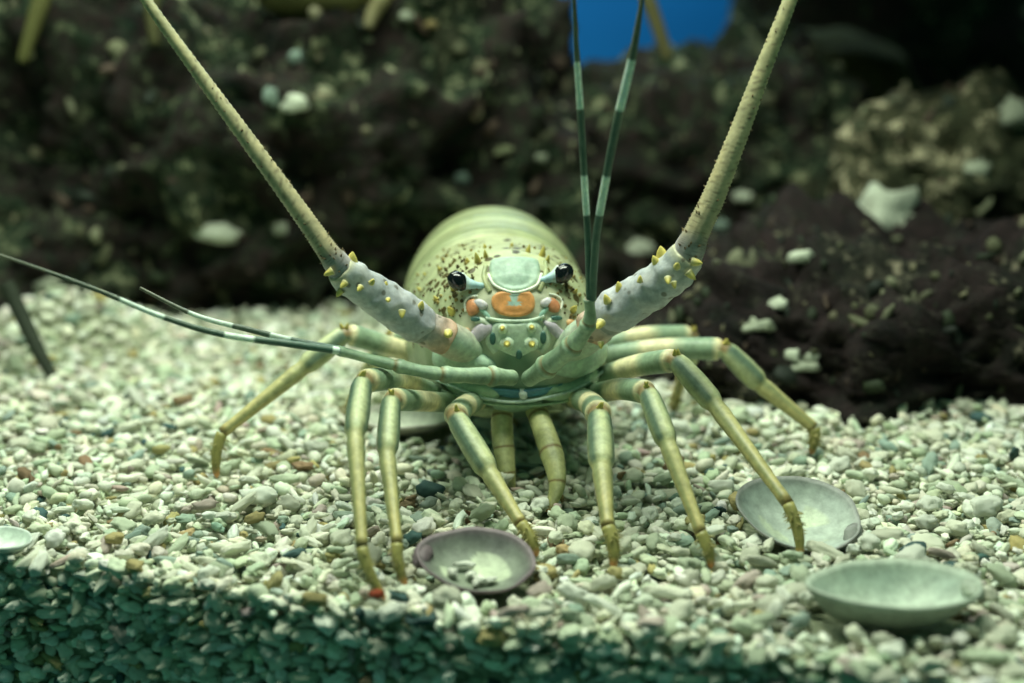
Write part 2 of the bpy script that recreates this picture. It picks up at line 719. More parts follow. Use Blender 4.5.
rost = patch('rostral_plate', [(489, 262), (498, 258), (515, 257), (532, 258), (540, 262), (541, 276), (537, 285), (527, 291), (515, 293), (503, 291), (493, 285), (489, 276)], 0.0004, c_rostral, base=0.0003, rim=0.0009, rings=12)
patch('orange_plate', [(491, 296), (501, 291), (515, 293), (529, 291), (535, 296), (536, 307), (530, 315), (515, 318), (499, 315), (491, 307)], 0.0012, c_orange, rim=0.0008, rings=10)
patch('face_plate', [(494, 321), (515, 322), (538, 320), (546, 332), (545, 345), (533, 352), (518, 358), (503, 353), (489, 345), (487, 332)], 0.0018, flat(lin(204, 220, 192), lin(186, 212, 186)), rim=0.0006)
for pts, c, nm in (([(466, 302), (474, 298), (481, 306), (478, 315), (468, 316)], lin(216, 132, 60), 'orange_socket'),
                   ([(545, 301), (552, 297), (560, 304), (559, 313), (549, 312)], lin(196, 116, 52), 'orange_socket'),
                   ([(473, 300), (482, 299), (489, 305), (484, 311), (476, 307)], lin(206, 200, 206), 'pale_knob'),
                   ([(541, 300), (549, 297), (553, 303), (546, 308), (540, 306)], lin(206, 200, 206), 'pale_knob'),
                   ([(478, 322), (493, 322), (495, 330), (486, 338), (474, 346), (463, 350), (466, 338)], lin(196, 182, 196), 'lilac_plate'),
                   ([(541, 320), (553, 320), (561, 328), (570, 334), (572, 344), (560, 342), (548, 331)], lin(196, 182, 196), 'lilac_plate'),
                   ([(462, 328), (470, 328), (471, 336), (464, 338)], lin(214, 160, 110), 'orange_socket'),
                   ([(566, 320), (574, 319), (576, 327), (569, 331)], lin(220, 160, 90), 'orange_socket')):
    patch(nm, pts, 0.0024, flat(c, mixc(c, PALE, 0.5)), sub=3, rings=5)
# recess shade painted as flush dark teal patches, then mounds on the face
for x, y, w, h in ((493, 338, 4, 8), (543, 337, 4, 8), (519, 354, 4, 6), (476, 319, 6, 3), (556, 318, 7, 3)):
    patch('recess_shade', [(x + w * math.cos(a), y + h * math.sin(a)) for a in [i * math.pi / 4 for i in range(8)]], 0.0004, flat(lin(60, 108, 98), lin(140, 180, 158)), sub=2, rings=4, base=0.0019)
for x, y, rr_ in ((503, 328, 5.5), (531, 327, 5.5), (507, 343, 8), (531, 343, 8)):
    patch('face_knob', [(x + rr_ * math.cos(a), y + rr_ * math.sin(a)) for a in [i * math.pi / 4 for i in range(8)]], 0.0032, flat(lin(206, 220, 190), lin(150, 196, 172)), sub=2, rings=6, base=0.0018)


def rim(pts, r, col, out=0.0008, name='shell_rim'):
    keys = []
    for x, y in pts:
        P, N = hit_body(x, y)
        keys.append((P + N * out, r * pxm(P.y, y)))
    jn = Join()
    jn.add(tube(catmull(keys, 6), 8, lambda u, th: col))
    return jn.build(name, M_LOB, lobster)


WHT = lin(232, 240, 216)
MNT = lin(150, 198, 176)
rim([(489, 276), (494, 285), (504, 291), (515, 293), (527, 291), (537, 285), (541, 275)], 1.4, WHT, 0.0012)
rim([(466, 312), (465, 303), (470, 297), (478, 296)], 1.2, WHT, 0.0003)
rim([(560, 310), (562, 302), (557, 296), (549, 294)], 1.2, WHT, 0.0003)
rim([(486, 318), (498, 320), (515, 321), (532, 320), (544, 316)], 1.9, lin(214, 232, 206), 0.0006)
rim([(480, 308), (486, 314), (490, 320)], 2.6, MNT, 0.0)
rim([(548, 307), (542, 314), (540, 320)], 2.6, MNT, 0.0)
rim([(476, 320), (484, 322), (490, 330), (489, 342), (496, 352)], 4.2, lin(206, 218, 190), -0.0006)
rim([(556, 318), (550, 322), (546, 330), (547, 342), (541, 352)], 4.2, lin(206, 218, 190), -0.0006)
rim([(438, 374), (462, 384), (490, 392), (516, 395), (546, 391), (575, 382), (602, 364)], 1.6, lin(200, 222, 206), 0.0046)
rim([(446, 386), (470, 394), (496, 399), (516, 400), (544, 399), (570, 393), (590, 382)], 1.6, lin(160, 190, 150), 0.004)
rim([(486, 266), (484, 275), (486, 284), (490, 292)], 2.6, lin(160, 168, 116), 0.0)
rim([(545, 262), (546, 272), (543, 282), (539, 291)], 2.6, lin(160, 168, 116), 0.0)
# mouth plates
patch('mouth_strip', [(476, 386), (498, 388), (515, 389), (546, 387), (566, 383), (560, 391), (530, 397), (500, 396)], 0.0024, flat(lin(60, 132, 150), lin(80, 140, 136)))
patch('tooth', [(518, 389), (523, 388), (528, 390), (527, 397), (523, 399), (519, 396)], 0.0040, flat(lin(226, 236, 226), lin(190, 214, 200)), sub=2, rings=5)
patch('jaw_plate', [(450, 396), (476, 404), (500, 408), (504, 415), (484, 416), (460, 408)], 0.003, flat(lin(186, 196, 150), lin(120, 140, 104)))
patch('jaw_plate', [(540, 409), (566, 404), (592, 392), (596, 400), (572, 412), (545, 416)], 0.003, flat(lin(186, 196, 150), lin(120, 140, 104)))
patch('jaw_plate', [(442, 377), (470, 382), (498, 388), (500, 398), (478, 402), (452, 392)], 0.004, flat(lin(170, 204, 166), lin(120, 160, 128)))
patch('jaw_plate', [(546, 386), (570, 382), (596, 368), (604, 374), (592, 394), (560, 403), (540, 399)], 0.004, flat(lin(170, 204, 166), lin(120, 160, 128)))
patch('jaw_plate', [(498, 398), (515, 396), (540, 398), (545, 406), (515, 411), (492, 408)], 0.003, flat(lin(150, 186, 150), lin(100, 140, 112)))
patch('cheek_plate', [(438, 342), (458, 346), (482, 352), (498, 366), (480, 374), (452, 374), (432, 362)], 0.006, flat(lin(176, 206, 176), lin(140, 176, 150)))
patch('cheek_plate', [(548, 352), (566, 346), (590, 338), (606, 342), (604, 362), (576, 378), (550, 372)], 0.006, flat(lin(176, 206, 176), lin(140, 176, 150)))

# eyes -----------------------------------------------------------------
t = NT('eye_black')
M_EYE = t.finish((0.004, 0.004, 0.005), 0.12, 0.6)


def ellipsoid(center, ax, radii, seg=20, rings=12):
    """ax: 3 unit vectors"""
    verts, faces = [], []
    for i in range(rings + 1):
        ph = math.pi * i / rings
        for k in range(seg):
            th = 2 * math.pi * k / seg
            verts.append(center + ax[0] * (radii[0] * math.cos(ph)) + ax[1] * (radii[1] * math.sin(ph) * math.cos(th)) + ax[2] * (radii[2] * math.sin(ph) * math.sin(th)))
    for i in range(rings):
        for k in range(seg):
            a = i * seg + k; b = i * seg + (k + 1) % seg
            faces.append((a, b, b + seg, a + seg))
    return verts, faces


for (ex, ey), (sx, sy), side in (((461, 282), (484, 287), -1), ((560, 274.5), (538, 282), 1)):
    Pe, Ne = hit_body(ex, ey)
    s0, n0 = hit_body(sx, sy)
    m = pxm(0.742, 280)
    ec = Pe + Vector((side * 0.0008, -0.0062, 0.0012))
    sc0 = s0 + n0 * 0.0005
    d = (ec - sc0)
    keys = [(sc0 - Vector((0, -0.002, 0)), 3.2 * m), (sc0 + d * 0.3, 3.6 * m), (sc0 + d * 0.6, 5.6 * m), (sc0 + d * 0.9, 10.4 * m), (sc0 + d * 0.98, 9.6 * m)]
    jn = Join()
    jn.add(tube(catmull(keys, 6), 16, lambda u, th: mixc(lin(160, 200, 206), lin(222, 232, 222), (u - 1.5) / 1.5)))
    stalk = jn.build('eyestalk', M_LOB, lobster)
    a0 = (d.normalized() + Vector((0, 0, 0.6))).normalized()
    a1 = a0.cross(Vector((0, 1, 0))).normalized()
    a2 = a0.cross(a1)
    v, f = ellipsoid(ec + Vector((side * 0.0006, -0.0010, 0.0006)), (a0, a1, a2), (11.6 * m, 9.6 * m, 9.6 * m))
    new_obj('eye', v, f, M_EYE, stalk)

# spines ----------------------------------------------------------------
BIG_SPINES = [(478, 262, 8, 1), (486, 257, 6, 1), (528, 252, 6, 1), (542, 256, 8, 1), (547, 262, 6, 1), (468, 262, 5, 0), (485, 248, 5, 0),
              (512, 246, 4, 0), (452, 312, 9, 1), (573, 310, 8, 1), (453, 289, 6, 0), (575, 292, 5, 0), (503, 327, 6, 3), (531, 326, 6, 3),
              (507, 342, 8, 3), (531, 342, 8, 3), (447, 334, 9, 2), (437, 300, 6, 0), (420, 290, 5, 0), (590, 300, 5, 0), (440, 270, 5, 0), (425, 275, 4, 0)]
for px, py, r, kind in BIG_SPINES:
    P, N = hit_body(px, py)
    m = pxm(0.745, py)
    if kind >= 2:
        P = P + N * (0.0022 if kind == 2 else 0.0044)
    d = (N + Vector((0, -0.35, 0.55))) if kind < 2 else N + Vector((0, -0.2, 0.1))
    g = cone_geo(P, d, r * m * (1.5 if kind else 1.1), r * m * 0.55)
    base = BROWN if kind == 0 else lin(150, 120, 50)
    cols = []
    for i in range(len(g[0])):
        cols.append(mixc(base, YEL, min(1, i / 30)))
    new_obj('spine', g[0], g[1], M_LOB_SPINE, lobster, cols=cols)

jn = Join()
r0 = random.Random(3)
for i in range(420):
    px = r0.uniform(405, 598); py = r0.uniform(244, 318)
    P, N = hit_body(px, py)
    if P.y < 0.744 or P.y > 0.85 or (484 < px < 546 and py > 250):
        continue
    m = pxm(P.y, py)
    r = (1.0 + 2.0 * r0.random() ** 2) * m
    g = cone_geo(P, N + Vector((0, -0.5, 0.3)), r * 1.5, r, 6)
    jn.add(g, mixc(lin(84, 70, 40), lin(176, 156, 80), r0.random() ** 1.6))
o = jn.build('carapace_prickles', M_LOB_SPINE, lobster)
tag(o, 'tiny brown prickles all over the carapace', kind='stuff')


# antennae ------------------------------------------------------------
def px_path(pts):
    return [(at(x, y, Y), r * pxm(Y, y)) for x, y, r, Y in pts]


def antenna(base_pts, ped_pts, flag_pts, spikes, seed):
    rr = random.Random(seed)
    ped = px_path(ped_pts)
    L = len(ped) - 1

    def cped(u, th):
        if u < 1.0:
            return mixc(lin(206, 160, 124), lin(186, 176, 172), u)
        if u < 1.5:
            return lin(150, 152, 150)
        c = mixc(lin(184, 182, 194), lin(184, 190, 188), u / L)
        return mixc(c, lin(196, 186, 120), max(0, u - (L - 0.6)))
    jn = Join()
    g = tube(catmull(ped, 14), 26, cped)
    g = ([v + Vector((noise.noise(v * 160), noise.noise(v * 160 + Vector((9, 0, 0))), noise.noise(v * 160 + Vector((0, 9, 0))))) * 0.0016 for v in g[0]], g[1], g[2])
    jn.add(g)
    an = jn.build('antenna', M_PED, lobster)
    # basal segment
    jb = Join()
    jb.add(tube(catmull(px_path(base_pts), 10), 20, lambda u, th: mixc(lin(184, 202, 170), mixc(lin(206, 190, 172), lin(176, 200, 180), 0.5 + 0.5 * math.sin(th * 3)), u / 2)))
    jb.build('antenna_base', M_LOB, an)
    # flagellum
    fl = catmull(px_path(flag_pts), 26)
    n = len(flag_pts) - 1
    out = []
    for i, (p, r, u) in enumerate(fl):
        out.append((p, r * (1.0 + (0.07 if i % 2 else -0.03)), u))

    def cfl(u, th):
        c = mixc(lin(196, 188, 188), lin(186, 172, 130), min(1, max(0, u - 0.8) / 1.2))
        c = mixc(c, lin(168, 164, 108), max(0, (u - 1) / (n - 1)))
        if rr.random() < 0.10:
            c = mixc(c, lin(104, 90, 60), 0.6)
        return c
    jf = Join()
    jf.add(tube(out, 14, cfl))
    fo = jf.build('flagellum', M_LOB, an)
    # spines along the flagellum
    for i, (p, r, u) in enumerate(fl[4::4]):
        t = (fl[min(i * 4 + 6, len(fl) - 1)][0] - p).normalized()
        for s in range(2):
            a = rr.uniform(0, 2 * math.pi)
            sd = t.orthogonal().normalized()
            sd.rotate(Matrix.Rotation(a, 3, t))
            jf.add(cone_geo(p + sd * r * 0.85, sd + t * 0.6, r * 0.45, r * 0.14, 5), lin(110, 88, 54))
    me_old = fo.data
    bpy.data.objects.remove(fo)
    jf.build('flagellum', M_LOB, an)
    # yellow peduncle spikes
    for (x, y, Y, dx, dy, ln) in spikes:
        m = pxm(Y, y)
        p = at(x, y, Y)
        d = Vector((dx, -0.35, -dy))
        g = cone_geo(p, d, ln * m * 0.9, ln * m * 0.58, 8)
        cols = [mixc(lin(196, 192, 150), lin(232, 212, 96), min(1, i / 22)) for i in range(len(g[0]))]
        new_obj('spine', g[0], g[1], M_LOB_SPINE, an, cols=cols)
    return an


antenna([(474, 352, 13, .744), (458, 344, 18, .737), (438, 334, 18, .728)],
        [(446, 338, 17, .728), (424, 327, 18, .722), (418, 323, 20.5, .720), (400, 311, 21, .715), (370, 291, 19, .707), (350, 277, 18.5, .701), (340, 268, 15, .698)],
        [(346, 274, 14, .700), (335, 261, 12.5, .697), (326, 249, 10.8, .697), (300, 212, 9.5, .698), (250, 143, 8.2, .70), (200, 75, 6.8, .705), (146, 0, 5.2, .71), (90, -85, 4.2, .72), (30, -190, 3.0, .74)],
        [(352, 262, .701, 0.1, -1, 13), (336, 262, .697, 0.5, -1, 9), (344, 284, .690, -.3, .3, 7), (360, 288, .688, -0.2, .2, 6), (330, 272, .69, -.8, .4, 8),
         (384, 288, .706, .4, -1, 9), (402, 313, .697, 0, .4, 7), (372, 282, .69, .3, -.4, 6), (421, 306, .712, .3, -1, 7), (448, 334, .716, 0, 0, 9), (340, 292, .695, -.6, .8, 7), (388, 300, .69, 0, 0, 5)], 5)
antenna([(562, 352, 13, .744), (580, 340, 19, .737), (598, 326, 19, .728)],
        [(590, 330, 18, .728), (606, 318, 19, .722), (614, 312, 22, .719), (634, 299, 22, .713), (658, 284, 21, .706), (679, 267, 20, .700), (688, 254, 17, .697)],
        [(684, 262, 16, .700), (691, 246, 14.5, .697), (698, 230, 12.6, .697), (714, 196, 11.5, .698), (737, 138, 10, .70), (762, 72, 8.5, .705), (790, 0, 7.0, .71), (818, -80, 5.6, .72), (850, -185, 4.0, .74)],
        [(662, 256, .704, -.2, -1, 13), (656, 262, .70, -.5, -1, 9), (677, 266, .682, 0, -.3, 7), (668, 280, .684, 0, .2, 7), (695, 262, .69, .8, .1, 9), (690, 274, .69, .7, .7, 9), (674, 284, .686, .1, .5, 6),
         (620, 289, .71, -.3, -1, 10), (607, 300, .708, -.4, -1, 8), (640, 280, .698, 0, -1, 6), (600, 324, .705, -.2, .2, 9), (601, 344, .715, 0, .5, 6)], 6)


# antennules ------------------------------------------------------------
def antennule(ped_pts, flags, parent=lobster):
    ped = px_path(ped_pts)

    def cp(u, th):
        f = u % 1.0
        c = mixc(lin(118, 146, 112), lin(172, 196, 164), 0.5 + 0.5 * math.cos(th * 2 + u))
        if u > 0.5 and (f < 0.03 or f > 0.95):
            c = lin(140, 128, 84)
        return c
    jn = Join()
    path = []
    for p, r, u in catmull(ped, 16):
        f = u % 1.0
        k = 1.0 - 0.14 * math.exp(-(f / 0.06) ** 2) - 0.08 * math.exp(-((f - .45) / 0.2) ** 2) + 0.20 * math.exp(-((f - .88) / 0.09) ** 2)
        path.append((p, r * k, u))
    jn.add(tube(path, 16, cp))
    an = jn.build('antennule', M_LOB, lobster)
    for pts, bands in flags:
        fl = px_path(pts)
        n = len(pts) - 1

        def cf(u, th):
            f = u / n
            for a, b in bands:
                if a < f < b:
                    return lin(214, 232, 216)
            return mixc(lin(74, 110, 92), lin(104, 104, 84), f)
        jf = Join()
        jf.add(tube(catmull(fl, 24), 10, cf))
        jf.build('antennule_whip', M_LOB, an)
    return an


antennule([(514, 378, 8, .728), (488, 376, 9.5, .716), (440, 374, 7.4, .70), (394, 365, 6.2, .69), (336, 350, 4.2, .68)],
          [([(340, 351, 4.2, .68), (290, 344, 3.8, .675), (220, 334, 3.3, .668), (160, 316, 2.8, .66), (90, 287, 2.0, .655), (0, 255, 1.3, .65), (-90, 226, .8, .645)], [(.0, .04), (.25, .32), (.49, .60)]),
           ([(344, 350, 3.8, .69), (300, 342, 3.4, .695), (250, 330, 3.0, .70), (195, 315, 2.6, .708), (140, 288, 1.6, .715)], [(.30, .40), (.58, .78)])])
antennule([(527, 380, 8, .728), (549, 365, 11, .714), (574, 344, 10, .70), (589, 322, 7, .69), (589, 298, 4.8, .685)],
          [([(590, 300, 4.2, .685), (588, 240, 3.6, .68), (585, 190, 3.6, .675), (581, 120, 3.8, .668), (577, 60, 3.2, .66), (573, -10, 1.8, .652), (569, -70, .8, .645)], [(.25, .37), (.53, .66)]),
           ([(592, 300, 4.2, .685), (596, 240, 4.0, .676), (604, 190, 4.2, .668), (617, 122, 4.6, .66), (632, 58, 4.4, .652), (644, -10, 2.0, .645), (655, -70, .8, .638)], [(.25, .37), (.53, .66)])])


# walking legs ----------------------------------------------------------
def make_leg(pts, r, name='leg', ground_tip=True, seed=0, stripes=True):
    """pts: base, [merus points...], knee, carpus end, propodus end, tip as (px, py, Y)"""
    rr = random.Random(seed)
    P = [at(x, y, Y) for x, y, Y in pts]
    scale = [pxm(Y, y) for x, y, Y in pts]
    r = r * 0.95
    nm = len(pts) - 4                    # index of knee
    knee = nm
    path = []

    def seg(i0, i1, prof, u0, k=14, bow=0.0):
        a, b = P[i0], P[i1]
        for s in range(k + 1):
            f = s / k
            rad = np.interp(f, [q[0] for q in prof], [q[1] for q in prof]) * r * (scale[i0] * (1 - f) + scale[i1] * f)
            p = a.lerp(b, f)
            p = p + Vector((0, 0, 1)) * (bow * math.sin(math.pi * f) * (b - a).length)
            path.append((p, float(rad), u0 + f))
    # merus run as a smooth curve through its points
    keys = [(P[i], r * scale[i]) for i in range(knee + 1)]
    mer = catmull(keys, max(8, 24 // max(1, knee)))
    for p, rad, u in mer:
        f = u / knee
        k = np.interp(f, [0, .55, .86, .95, 1.0], [0.92, 0.98, 1.08, 1.14, 0.86])
        path.append((p, float(rad * k), f))
    d = (P[knee + 1] - P[knee]).normalized()
    seg(knee, knee + 1, [(0.02, .88), (.14, 1.0), (.55, 1.12), (.88, 1.08), (.97, .86), (1, .80)], 1.0)
    seg(knee + 1, knee + 2, [(0, .80), (.05, .86), (.35, .74), (.9, .56), (.96, .66), (1, .58)], 2.0, bow=0.0)
    # round the bends of the joints
    for _ in range(5):
        q = [x[0] for x in path]
        for i in range(1, len(path) - 1):
            if abs(path[i][2] - 1.0) < 0.16 or abs(path[i][2] - 2.0) < 0.2:
                path[i] = (q[i] * 0.5 + (q[i - 1] + q[i + 1]) * 0.25, path[i][1], path[i][2])

    def cl(u, th):
        top = 0.5 + 0.5 * math.cos(th)
        if u < 1.0:
            b = math.sin(u * math.pi * 5.2 + 0.4)
            c = mixc(lin(224, 214, 164), lin(136, 162, 128), (b + 0.25) * 2.0)
            if u > 0.96:
                c = lin(204, 190, 136)
            if u < 0.12:
                c = mixc(lin(190, 172, 98), c, u / 0.12)
            return c
        if u < 2.0:
            f = u - 1
            c = mixc(lin(136, 156, 120), lin(164, 168, 112), f)
            if stripes:
                w = math.cos(th * 3 + 0.6)
                c = mixc(c, lin(200, 206, 150), max(0, w - 0.2) * 1.2)
                c = mixc(c, lin(70, 102, 86), max(0, -w - 0.3) * 1.4)
            if f < 0.04 and math.cos(th) > 0:
                c = lin(150, 126, 78)
            if f > 0.94:
                c = lin(188, 190, 120)
            return c
        f = u - 2
        c = mixc(lin(176, 174, 112), lin(184, 168, 88), f)
        w = math.cos(th * 3 + 0.6)
        c = mixc(c, lin(120, 134, 86), max(0, -w - 0.3) * 1.1)
        c = mixc(c, lin(204, 196, 128), max(0, w - 0.4) * 0.8)
        if f > 0.95:
            c = lin(140, 116, 52)
        return c
    jn = Join()
    jn.add(tube(path, 18, cl))
    leg = jn.build(name, M_LOB, lobster)
    # claw tip
    a, b = P[knee + 2], P[knee + 3]
    sidev = Vector((1 if b.x > 0 else -1, -0.3, 0.2)).normalized()
    ks = []
    for s in range(13):
        f = s / 12
        rad = np.interp(f, [0, .08, .6, .92, 1], [.58, .60, .50, .32, .10]) * r * scale[knee + 2]
        ks.append((a.lerp(b, f) + sidev * (math.sin(math.pi * f) * 0.07 * (b - a).length), float(rad), f))
    jt = Join()
    jt.add(tube(ks, 12, lambda u, th: mixc(mixc(lin(158, 152, 74), lin(128, 124, 52), u * 1.3), lin(196, 124, 40), (u - 0.78) * 6)))
    t = (b - a).normalized()
    for i in range(40):
        f = rr.uniform(0.1, 0.85)
        sd = t.orthogonal().normalized()
        sd.rotate(Matrix.Rotation(rr.uniform(0, 6.28), 3, t))
        rad = np.interp(f, [0, .6, 1], [.68, .5, .2]) * r * scale[knee + 2]
        jt.add(cone_geo(a.lerp(b, f) + sidev * (math.sin(math.pi * f) * 0.07 * (b - a).length) + sd * rad * 0.8, sd + t * 0.4, rad * 0.95, rad * 0.17, 4), lin(150, 140, 70))
    jt.build('claw_tip', M_LOB, leg)
    # knee spine
    for s in range(2):
        k = P[knee] + Vector((rr.uniform(-.3, .3), -0.5, 0.8)) * (r * scale[knee] * 0.9)
        g = cone_geo(k, Vector((rr.uniform(-.6, .6), -0.4, 1)), r * scale[knee] * 0.55, r * scale[knee] * 0.24, 7)
        new_obj('spine', g[0], g[1], M_LOB_SPINE, leg, cols=[YEL] * len(g[0]))
    return leg


def gy(x, y, z=0.002):
    return ground(x, y, z).y


def leg(px, depth, r, **kw):
    """depth: fractions 0..1 between base depth and the foot depth"""
    y_base = depth[0]
    y_foot = gy(*px[-1])
    fr = depth[1]
    pts = [(x, y, y_base + (y_foot - y_base) * f) for (x, y), f in zip(px, fr)]
    return make_leg(pts, r, **kw)


leg([(484, 398), (468, 404), (455, 416), (490, 474), (521, 524), (537, 556)], (.775, [0, .3, .55, .75, .93, 1]), 12, seed=1)
leg([(492, 394), (455, 402), (421, 401), (391, 399), (387, 455), (397, 544), (406, 586)], (.790, [0, .18, .38, .6, .75, .95, 1]), 11, seed=2)
leg([(490, 388), (440, 394), (400, 380), (362, 381), (355, 436), (362, 548), (385, 599)], (.805, [0, .2, .4, .6, .75, .95, 1]), 11.5, seed=3)
leg([(485, 378), (438, 362), (395, 348), (345, 333), (303, 368), (222, 433), (217, 478)], (.830, [0, .15, .3, .45, .6, .9, 1]), 10.5, seed=4)
leg([(480, 366), (445, 350), (418, 340), (392, 338), (372, 365), (352, 402), (348, 420)], (.850, [0, .05, .1, .2, .4, .8, 1]), 10, seed=5)
leg([(570, 396), (588, 402), (599, 414), (602, 469), (608, 527), (613, 568)], (.775, [0, .3, .55, .75, .93, 1]), 13, seed=6)
leg([(545, 392), (590, 394), (620, 389), (648, 392), (668, 445), (701, 533), (711, 568)], (.790, [0, .2, .4, .6, .75, .95, 1]), 11.5, seed=7)
leg([(545, 386), (590, 380), (635, 366), (676, 360), (716, 406), (788, 504), (800, 561)], (.805, [0, .15, .3, .45, .6, .92, 1]), 11.5, seed=8)
leg([(545, 376), (600, 358), (660, 349), (725, 349), (761, 385), (814, 428), (811, 454)], (.830, [0, .15, .3, .5, .65, .93, 1]), 11, seed=9)
leg([(545, 366), (595, 348), (640, 336), (692, 335), (688, 364), (676, 396), (672, 412)], (.850, [0, .1, .2, .4, .7, .95, 1]), 9.5, seed=10)


# leg-like outer mouth limbs hanging under the head
def maxilliped(px, Ys, rs):
    keys = [(at(x, y, Y), r * pxm(Y, y)) for (x, y), Y, r in zip(px, Ys, rs)]
    n = len(keys) - 1

    def c(u, th):
        f = u / n
        c = mixc(lin(190, 190, 124), lin(172, 172, 96), f)
        c = mixc(c, lin(210, 212, 160), max(0, math.cos(th * 2) - 0.4))
        if abs((u % 1.0) - 0.98) < 0.06:
            c = lin(126, 100, 44)
        return mixc(c, lin(190, 130, 50), (f - .9) * 8)
    jn = Join()
    jn.add(tube(catmull(keys, 14), 14, c))
    jn.build('maxilliped', M_LOB, lobster)


maxilliped([(530, 395), (540, 420), (552, 455), (557, 485), (548, 512)], [.765, .745, .722, .709, .703], [11, 11, 12, 8.5, 3.5])
maxilliped([(505, 395), (502, 420), (504, 450), (508, 475), (512, 492)], [.765, .752, .744, .738, .736], [10, 11, 11, 8, 3.5])

# tail fan, folded under the abdomen end
for k, a in enumerate((-0.9, -0.45, 0, 0.45, 0.9)):
    c = at(489, 300, 1.062)
    v, f, cc = [], [], []
    d = Vector((math.sin(a), 0.55 * math.cos(a) * 0.4, -math.cos(a) * 0.9)).normalized()
    sd = d.cross(Vector((0, 1, 0))).normalized()
    nn = d.cross(sd).normalized()
    L = 0.052
    vv, ff = ellipsoid(c + d * L * 0.55 + Vector((0, 0.002 * (k % 2), 0)), (d, sd, nn), (L * 0.55, 0.014, 0.0022), 16, 10)
    new_obj('tail_fan', vv, ff, M_LOB, lobster, cols=[lin(150, 170, 120)] * len(vv))


# ------------------------------------------------------------------ shells
def c_shell(inner_a, inner_b, rim, grit):
    def f(u, v, inside):
        return None
    return f


SHELL_FOOT = []


def shell(label, loc, length, width, depth, rotz, tilt, tilt_axis, tones, egg=0.15, grit=True, seed=1, lift=0.0, hinge=None):
    """oval dish standing on its round back; tones: inner, deep, rim, outer"""
    inner, deep, rim, outer = tones
    nr, n = 16, 64
    verts, cols, faces = [], [], []

    def shape(f, th, off):
        rx = length / 2 * (1 + egg * 0.0)
        c, s = math.cos(th), math.sin(th)
        x = c * length / 2
        y = s * abs(s) ** 0.12 * width / 2 * (1 - egg * c)
        ridge = 0.010 * math.sin(th * 3 + seed) + 0.006 * math.sin(th * 7 + seed * 2)
        x *= (1 + ridge); y *= (1 + ridge)
        z = -depth * (1 - f ** 2.8)
        # umbo: a knob at one end
        um = math.exp(-((th - math.pi) / 0.35) ** 2)
        z += 0.0
        if off:
            k = 1.0 + 0.006 * f
            z -= 0.0016
            z -= um * 0.004 * f * (1 - f) * 4
            return Vector((x * f * k, y * f * k, z))
        return Vector((x * f, y * f, z))
    for side in (0, 1):
        for r in range(nr + 1):
            f = max(0.001, r / nr)
            for k in range(n):
                th = 2 * math.pi * k / n
                p = shape(f, th, side)
                nz = noise.noise(Vector((p.x * 90, p.y * 90, seed * 3.1 + side)))
                if side == 0:
                    p.z += 0.0007 * nz
                    c = mixc(deep, inner, f ** 1.5 + 0.35 * nz)
                    c = mixc(c, rim, (f - 0.86) * 7)
                    if grit and noise.noise(Vector((p.x * 55, p.y * 70, seed))) > 0.05 and f < 0.62:
                        c = mixc(c, lin(206, 216, 184), 0.95 * (1 - f * 0.8))
                else:
                    c = mixc(outer, rim, 0.5 + 0.5 * math.sin(f * 40) * 0.5 + 0.3 * nz)
                verts.append(p); cols.append(c)
    M = (nr + 1) * n
    for s in (0, 1):
        for r in range(nr):
            for k in range(n):
                a = s * M + r * n + k; b = s * M + r * n + (k + 1) % n
                faces.append((a, b, b + n, a + n) if s == 0 else (a + n, b + n, b, a))
    for k in range(n):
        a = nr * n + k; b = nr * n + (k + 1) % n
        faces.append((a, b, M + b, M + a))
    R = Matrix.Rotation(tilt, 3, Vector(tilt_axis)) @ Matrix.Rotation(rotz, 3, 'Z')
    L = Vector(loc)
    verts = [R @ v for v in verts]
    low = min(v.z for v in verts)
    L.z = L.z - low - 0.003 + lift
    o = new_obj('clam_shell', [v + L for v in verts], faces, M_SHELL, cols=cols, origin=L)
    tag(o, label, 'shell', None)
    if hinge is not None:
        hp = L + R @ Vector((hinge * length * 0.455, 0, -0.0046))
        ax = [R @ Vector((1, 0, 0)), R @ Vector((0, 1, 0)), R @ Vector((0, 0, 1))]
        hv, hf = ellipsoid(hp, ax, (0.0044, 0.0086, 0.0036), 20, 12)
        hv = [q + (q - hp).normalized() * 0.0009 * noise.noise(q * 400) for q in hv]
        new_obj('hinge', hv, hf, M_SHELL, o, cols=[mixc(outer, rim, 0.5 + noise.noise(q * 300)) for q in hv])
    SHELL_FOOT.append((L.x, L.y, max(length, width) * 0.5, R, length * .5, width * .5, L))
    return o, L, R


M_SHELL = mat_vcol('shell_surface', 0.55, 0.3, 0.22, 220, 0.35, 0.0008)
m63 = pxm(.61, 570)
SH_GREY = (lin(160, 170, 162), lin(190, 200, 186), lin(140, 140, 136), lin(120, 124, 116))
SH_GREEN = (lin(154, 170, 156), lin(196, 206, 188), lin(168, 178, 160), lin(130, 136, 122))
SH_PURP = (lin(96, 98, 94), lin(140, 150, 130), lin(122, 106, 112), lin(92, 82, 84))
g1 = ground(476, 582)
s1, s1L, s1R = shell('purple grey clam shell holding a few pebbles beside the lobster feet', g1, 0.055, 0.045, 0.010, math.radians(168), math.radians(17), (1, 0.15, 0), SH_PURP, 0.10, seed=2, hinge=1)
g2 = ground(797, 536)
s2, s2L, s2R = shell('pale grey clam shell lying under the lobster foot', g2, 0.062, 0.054, 0.012, math.radians(-24), math.radians(22), (1, 0.1, 0), SH_GREY, -0.12, seed=4, hinge=1)
g3 = ground(892, 626)
s3, s3L, s3R = shell('large green grey clam shell sitting level like a dish', g3, 0.074, 0.050, 0.0165, math.radians(3), math.radians(1), (1, -0.1, 0), SH_GREEN, -0.10, seed=6, lift=0.002, hinge=1)
g4 = ground(408, 432)
